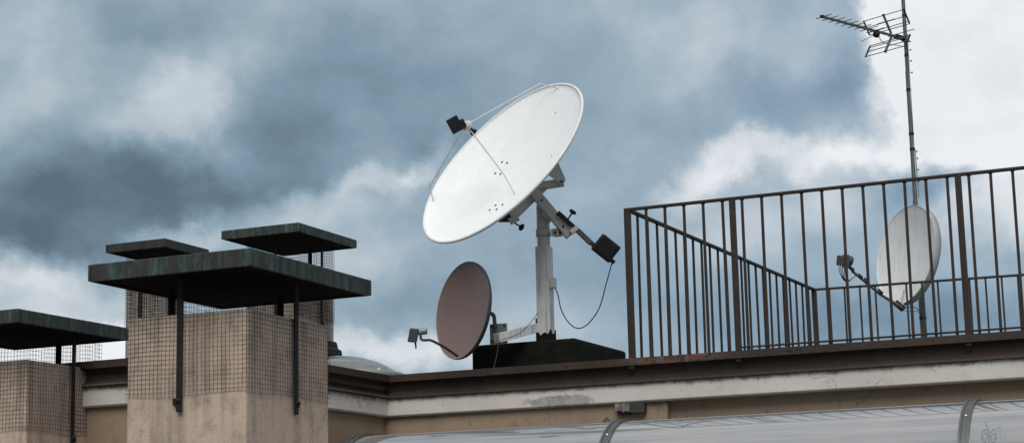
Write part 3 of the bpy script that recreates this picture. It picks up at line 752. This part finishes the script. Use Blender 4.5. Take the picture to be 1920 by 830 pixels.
MB().tube([hub_ - edir * (W * .2), hub_ + edir * W * 1.1], .0042, 6).build('reflector_rod', M_alu, ant)
MB().tube(bez([dc_ + bdir * .03, dc_ + bdir * .09 - Z * .06, hub_ - Z * .09 + bdir * .0, mp(95) + B * -.03, mp(104) + A * -.02 - B * .02], 6), .0035, 6).build('cable', M_rubber, ant)

# ------------------------------------------------------------------ clear roof dome
t = NT('clear_acrylic')
fr = t.n('ShaderNodeFresnel', {0: 1.45}).outputs[0]
gl = t.n('ShaderNodeBsdfGlossy', {0: (1, 1, 1, 1), 'Roughness': .05}); tr = t.n('ShaderNodeBsdfTransparent', {0: (.96, .97, .98, 1)})
df = t.n('ShaderNodeBsdfTranslucent', {0: (.8, .82, .84, 1)})
st = t.noise(t.coord(scale=(1.5, 1.5, 24)), 1.0, 2)
m1 = t.n('ShaderNodeMixShader', {0: t.math('MULTIPLY', t.ramp(st, [(.35, .55), (.65, 1)]), .9), 1: tr.outputs[0], 2: df.outputs[0]})
m2 = t.n('ShaderNodeMixShader', {0: t.math('ADD', t.math('MULTIPLY', fr, .8), .08), 1: m1.outputs[0], 2: gl.outputs[0]})
t.n('ShaderNodeOutputMaterial', {0: m2.outputs[0]}); M_acryl = t.m
GC = at_y(634, 704, 15.6); GR = (at_y(752, 700, 15.6) - GC).length; gz = along(GC, A, 650, 667)[1] - GC.z
dome = thing('skylight_dome', V((*GC.xy, ZG - .07)), 'clear plastic dome rooflight with yellow fixings low on the roof behind the gutter', 'skylight')
prof = [(GR * math.sin(a), gz * (math.cos(a))) for a in [math.pi / 2 * i / 14 for i in range(15)]]
prof = [(GR * i / 20, gz * (1 - (i / 20) ** 2.3)) for i in range(21)]
MB().lathe(V((*GC.xy, GC.z)), Z, prof, 64).build('dome', M_acryl, dome)
MB().lathe(V((*GC.xy, 0)), Z, [(GR + .03, GC.z), (GR + .03, GC.z - .05), (GR, GC.z - .05), (GR, ZG - .07)], 64).build('kerb_ring', M_lightplastic, dome)
for k in range(7):
    a = k / 7 * 6.283 + .09
    q = GC + V((math.cos(a), math.sin(a), 0)) * (GR + .01)
    MB().lathe(q, Z, [(.017, -.01), (.016, .008), (.009, .018), (0, .02)], 10).build('fixing_cap', M_yellow, dome)

# ------------------------------------------------------------------ barrel vault canopy
VR = .5
wp = V((*LIP.xy, 0)) + B * .075
VA = wp - B * (VR + .14)                           # axis line point (plan)
tx, zt = along(VA, A, 1500, 771); VZ = zt - VR * .998
print('vault z', VZ, 'top', zt)
vl0 = along(VA, A, 640, 815)[0]
vl1 = -6.2
lenL = (C1 - A * .076 - VA).dot(A) - .02
print('vault left', vl0, lenL)
vl0 = lenL
t = NT('clear_barrel_sheet'); v = t.coord(rot=(0, 0, 0))
lw = t.n('ShaderNodeLayerWeight', {0: .35}).outputs[0]
n1 = t.noise(t.coord(), 1.3, 4, .6); n2 = t.noise(t.coord(), 22, 5, .7)
c = t.mix(t.ramp(n1, [(.35, 0), (.65, 1)]), (.10, .105, .115), (.17, .165, .16))
c = t.mix(t.math('MULTIPLY', t.ramp(n2, [(.5, 0), (.75, 1)]), .3), c, (.14, .14, .14))
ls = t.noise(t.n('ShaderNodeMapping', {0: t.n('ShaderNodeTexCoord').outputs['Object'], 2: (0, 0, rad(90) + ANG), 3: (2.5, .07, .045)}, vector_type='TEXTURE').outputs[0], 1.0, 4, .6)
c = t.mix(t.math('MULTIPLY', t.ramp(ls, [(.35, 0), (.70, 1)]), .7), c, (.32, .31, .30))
di = t.n('ShaderNodeBsdfDiffuse', {0: c}); gl = t.n('ShaderNodeBsdfGlossy', {0: (.92, .94, .97, 1), 'Roughness': .045, 'Normal': t.n('ShaderNodeBump', {'Height': t.noise(t.coord(scale=(1, 1, 1)), 2.5, 2), 'Strength': .06, 'Distance': .02}).outputs[0]})
ms = t.n('ShaderNodeMixShader', {0: t.math('ADD', t.math('MULTIPLY', lw, .75), .16, clamp=True), 1: di.outputs[0], 2: gl.outputs[0]})
t.n('ShaderNodeOutputMaterial', {0: ms.outputs[0]}); M_vault = t.m
vault = thing('barrel_skylight', V((*(VA + A * -1).xy, 0)), 'glossy curved plastic barrel vault running along the foot of the wall', 'skylight')
def arc(r, a0=-5, a1=185, n=40):
    return [(-B * math.cos(rad(a0 + (a1 - a0) * i / n)) + Z * math.sin(rad(a0 + (a1 - a0) * i / n))) * r for i in range(n + 1)]
st_t = [along(VA, A, 1172, 800)[0], along(VA, A, 1830, 780)[0]]
step = st_t[0] - st_t[1]; ts = [vl0, st_t[0] + step * 0, st_t[1], st_t[1] - step]
print('strap spacing', step)
edges = [vl0] + [x for x in ts[1:]] + [vl1]
for i in range(len(edges) - 1):
    a_, b_ = edges[i], edges[i + 1]; mb = MB(); vs = []; n = 41
    xs = [a_ + (b_ - a_) * k / 12 for k in range(13)]
    for x in xs:
        for p in arc(VR): vs.append(VA + Z * VZ + A * x + p)
    fs = [(k * n + j, k * n + j + 1, (k + 1) * n + j + 1, (k + 1) * n + j) for k in range(12) for j in range(n - 1)]
    mb.add(vs, fs, True).build('curved_sheet', M_vault, vault)
for x in [vl0 - .04] + ts[1:]:
    mb = MB(); vs = []; fs = []
    pr = [(-.034, .002), (-.034, .010), (-.010, .010), (-.007, .019), (.007, .019), (.010, .010), (.034, .010), (.034, .002)]
    pr = [(-.030, .001), (-.030, .013), (-.017, .013), (-.015, .006), (.015, .006), (.017, .013), (.030, .013), (.030, .001)]
    a_ = arc(1.0, -5, 185, 48)
    for d in a_:
        for (w, h) in pr: vs.append(VA + Z * VZ + A * (x + w) + d * (VR + h))
    m_ = len(pr)
    for k in range(48):
        for j in range(m_): l = (j + 1) % m_; fs.append((k * m_ + j, k * m_ + l, (k + 1) * m_ + l, (k + 1) * m_ + j))
    so = mb.add(vs, fs).build('clamp_strip', M_strap, vault)
    for ang in (52, 100, 145):
        d = -B * math.cos(rad(ang)) + Z * math.sin(rad(ang)); p = VA + Z * VZ + A * x + d * (VR + .006)
        MB().lathe(p, d, [(.011, 0), (.011, .005), (.005, .009), (0, .009)], 10).build('screw', M_screw, so)
def on_vault(px, py):
    d = ray(px, py); o = EYE - (VA + Z * VZ); o = o - A * o.dot(A); e = d - A * d.dot(A)
    a = e.dot(e); b = 2 * o.dot(e); c0 = o.dot(o) - (VR + .0005) ** 2
    return EYE + d * ((-b - math.sqrt(max(0, b * b - 4 * a * c0))) / (2 * a))
M_scroll = painted('scroll_reflection_grey', (.20, .215, .24), (.23, .245, .27), .2)  # scrollwork reflection in the sheet, drawn as thin grey shapes on its surface
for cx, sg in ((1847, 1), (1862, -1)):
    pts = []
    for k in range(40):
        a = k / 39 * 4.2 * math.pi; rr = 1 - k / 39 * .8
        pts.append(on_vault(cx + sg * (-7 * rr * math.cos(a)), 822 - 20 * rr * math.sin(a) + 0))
    MB().tube(pts, .0028, 6).build('reflected_scroll', M_scroll, vault)
MB().tube([on_vault(x, y) for x, y in ((1848, 790), (1853, 803), (1856, 830))], .004, 6).build('reflected_scroll', M_scroll, vault)
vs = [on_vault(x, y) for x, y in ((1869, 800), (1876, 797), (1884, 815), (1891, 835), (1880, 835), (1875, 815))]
MB().prism(vs, (vs[0] - VA - Z * VZ).normalized() * .002).build('reflected_scroll', M_scroll, vault)
# low walls it stands on
for s_ in (-1, 1):
    MB().box(VA + B * s_ * (VR - .02) + A * (vl0 + vl1) / 2 + Z * (VZ - .06) / 2, A * (vl0 - vl1) / 2, B * .05, Z * (VZ - .06) / 2).build('base_wall', M_wall, vault)

# ------------------------------------------------------------------ sky and light
SUN_EL, SUN_AZ = rad(46), rad(186)       # azimuth clockwise from +Y
w = NT('World', True); sc.world = w.m
dirv = w.n('ShaderNodeTexCoord').outputs['Generated']
sep = w.n('ShaderNodeSeparateXYZ', {0: dirv})
az = w.math('ARCTAN2', sep.outputs[0], sep.outputs[1]); el = w.math('ARCSINE', sep.outputs[2])
pos = w.n('ShaderNodeCombineXYZ', {0: az, 1: el, 2: 0.0}).outputs[0]
def azel(px, py):
    d = ray(px, py); return math.atan2(d.x, d.y), math.asin(d.z)
nc = w.n('ShaderNodeTexNoise', {'Vector': pos, 'Scale': 14, 'Detail': 8, 'Roughness': .62}).outputs[1]
nc = w.n('ShaderNodeVectorMath', {0: nc, 1: (.5, .5, .5)}, operation='SUBTRACT').outputs[0]
wv = w.n('ShaderNodeVectorMath', {0: nc, 1: (.085, .075, 0)}, operation='MULTIPLY').outputs[0]
wpos = w.n('ShaderNodeVectorMath', {0: pos, 1: wv}, operation='ADD').outputs[0]
# slabs of cloud: (px, py, radius x, radius y (px), tilt degrees, change in brightness)
BL_ = [
 (60, 400, 420, 190, 0, -.38), (380, 350, 330, 130, -12, -.30), (560, 250, 280, 150, -35, -.26), (700, 120, 340, 180, -20, -.20), (820, 250, 200, 90, 0, -.12), (300, 40, 220, 90, 0, -.12),
 (1020, 130, 330, 200, 0, -.05), (1280, 90, 330, 150, 0, .07),
 (330, 190, 270, 110, 25, .24), (60, 170, 260, 110, 20, .14), (250, 290, 200, 70, 0, .06), (60, 40, 260, 120, 0, .10),
 (790, 285, 130, 50, 55, .26), (690, 330, 130, 50, 10, .24), (540, 385, 280, 70, 4, .32), (340, 425, 160, 40, 0, .24), (620, 450, 330, 90, 0, .16), (30, 500, 240, 70, 0, .30), (130, 560, 300, 90, 0, .16),
 (150, 665, 460, 100, 0, .66), (760, 570, 260, 70, 0, -.12), (740, 660, 360, 60, 0, .26),
 (1120, 500, 240, 150, 0, -.12), (1120, 330, 180, 70, 20, .06), (1340, 310, 200, 70, 20, .30), (1420, 420, 300, 90, 0, .12), (1350, 560, 300, 100, 0, -.10), (1700, 620, 500, 110, 0, -.22),
 (1850, 90, 300, 330, -12, 1.7), (1680, 20, 130, 120, 0, .8), (1600, 290, 300, 90, 0, .42), (1560, 130, 110, 130, -35, -.12), (1430, 170, 240, 110, 10, -.14), (1880, 400, 260, 120, 0, .26), (1740, 330, 160, 120, 60, -.28), (1560, 400, 120, 90, 0, .1),
]
acc = None
for (px, py, rx, ry, tl, amp) in BL_:
    a_, e_ = azel(px, py)
    mpn = w.n('ShaderNodeMapping', {0: wpos, 1: (a_, e_, 0), 2: (0, 0, rad(tl)), 3: (rx / F, ry / F, 1)}, vector_type='TEXTURE').outputs[0]
    l = w.n('ShaderNodeVectorMath', {0: mpn}, operation='LENGTH').outputs['Value']
    gsn = w.n('ShaderNodeMapRange', {0: l, 1: 0.0, 2: 1.0, 3: amp, 4: 0.0}, interpolation_type='SMOOTHERSTEP').outputs[0]
    acc = gsn if acc is None else w.math('ADD', acc, gsn)
sp = w.n('ShaderNodeMapping', {0: dirv, 3: (1, 1, 1.35)}).outputs[0]
nbig = w.noise(sp, 6.5, 8, .52, 0); nfine = w.noise(sp, 26, 6, .58, 0)
nz_ = w.math('ADD', w.math('MULTIPLY', w.math('SUBTRACT', nbig, .5), .42), w.math('MULTIPLY', w.math('SUBTRACT', nfine, .5), .20))
high = w.n('ShaderNodeMapRange', {0: el, 1: .36, 2: 1.2, 3: 0.0, 4: .55}, interpolation_type='SMOOTHSTEP').outputs[0]
val = w.math('ADD', w.math('ADD', w.math('ADD', acc, .59), nz_), high)
val = w.math('MINIMUM', val, w.math('ADD', 1.03, w.math('MULTIPLY', nz_, .75)))
cloud = w.ramp(val, [(.0, (.065, .105, .14)), (.2, (.10, .155, .20)), (.45, (.22, .315, .395)), (.62, (.335, .43, .505)), (.8, (.56, .62, .67)), (1.0, (.87, .89, .92))])
sky = w.n('ShaderNodeTexSky', sky_type='NISHITA', sun_disc=False, sun_elevation=SUN_EL, sun_rotation=SUN_AZ).outputs[0]
blu = w.n('ShaderNodeMapRange', {0: az, 1: -.08, 2: .2, 3: 0.0, 4: 1.0}, interpolation_type='SMOOTHSTEP').outputs[0]
mid = w.ramp(val, [(.35, 1), (.85, 0)])
cloud = w.mix(w.math('MULTIPLY', blu, mid), cloud, w.mix(1.0, cloud, (1.03, 1.05, 1.10), 'MULTIPLY'))
cl10 = w.n('ShaderNodeVectorMath', {0: cloud, 3: 10.0}, operation='SCALE').outputs[0]
cov = w.ramp(w.noise(sp, 3.0, 5), [(.3, .90), (.6, .985)])
fin = w.mix(cov, sky, cl10)
bg = w.n('ShaderNodeBackground', {0: fin, 1: .1})
w.n('ShaderNodeOutputWorld', {0: bg.outputs[0]})

sl = bpy.data.lights.new('sun', 'SUN'); so = bpy.data.objects.new('sun', sl); col.objects.link(so)
sl.energy = 2.3; sl.angle = rad(38); sl.color = (1, .97, .92)
sd = V((math.sin(SUN_AZ) * math.cos(SUN_EL), math.cos(SUN_AZ) * math.cos(SUN_EL), math.sin(SUN_EL)))
so.rotation_euler = sd.to_track_quat('Z', 'Y').to_euler(); so.location = sd * 50

sc.view_settings.view_transform = 'Standard'; sc.view_settings.look = 'None'
sc.view_settings.exposure = 0; sc.view_settings.gamma = 1; sc.view_settings.use_curve_mapping = False
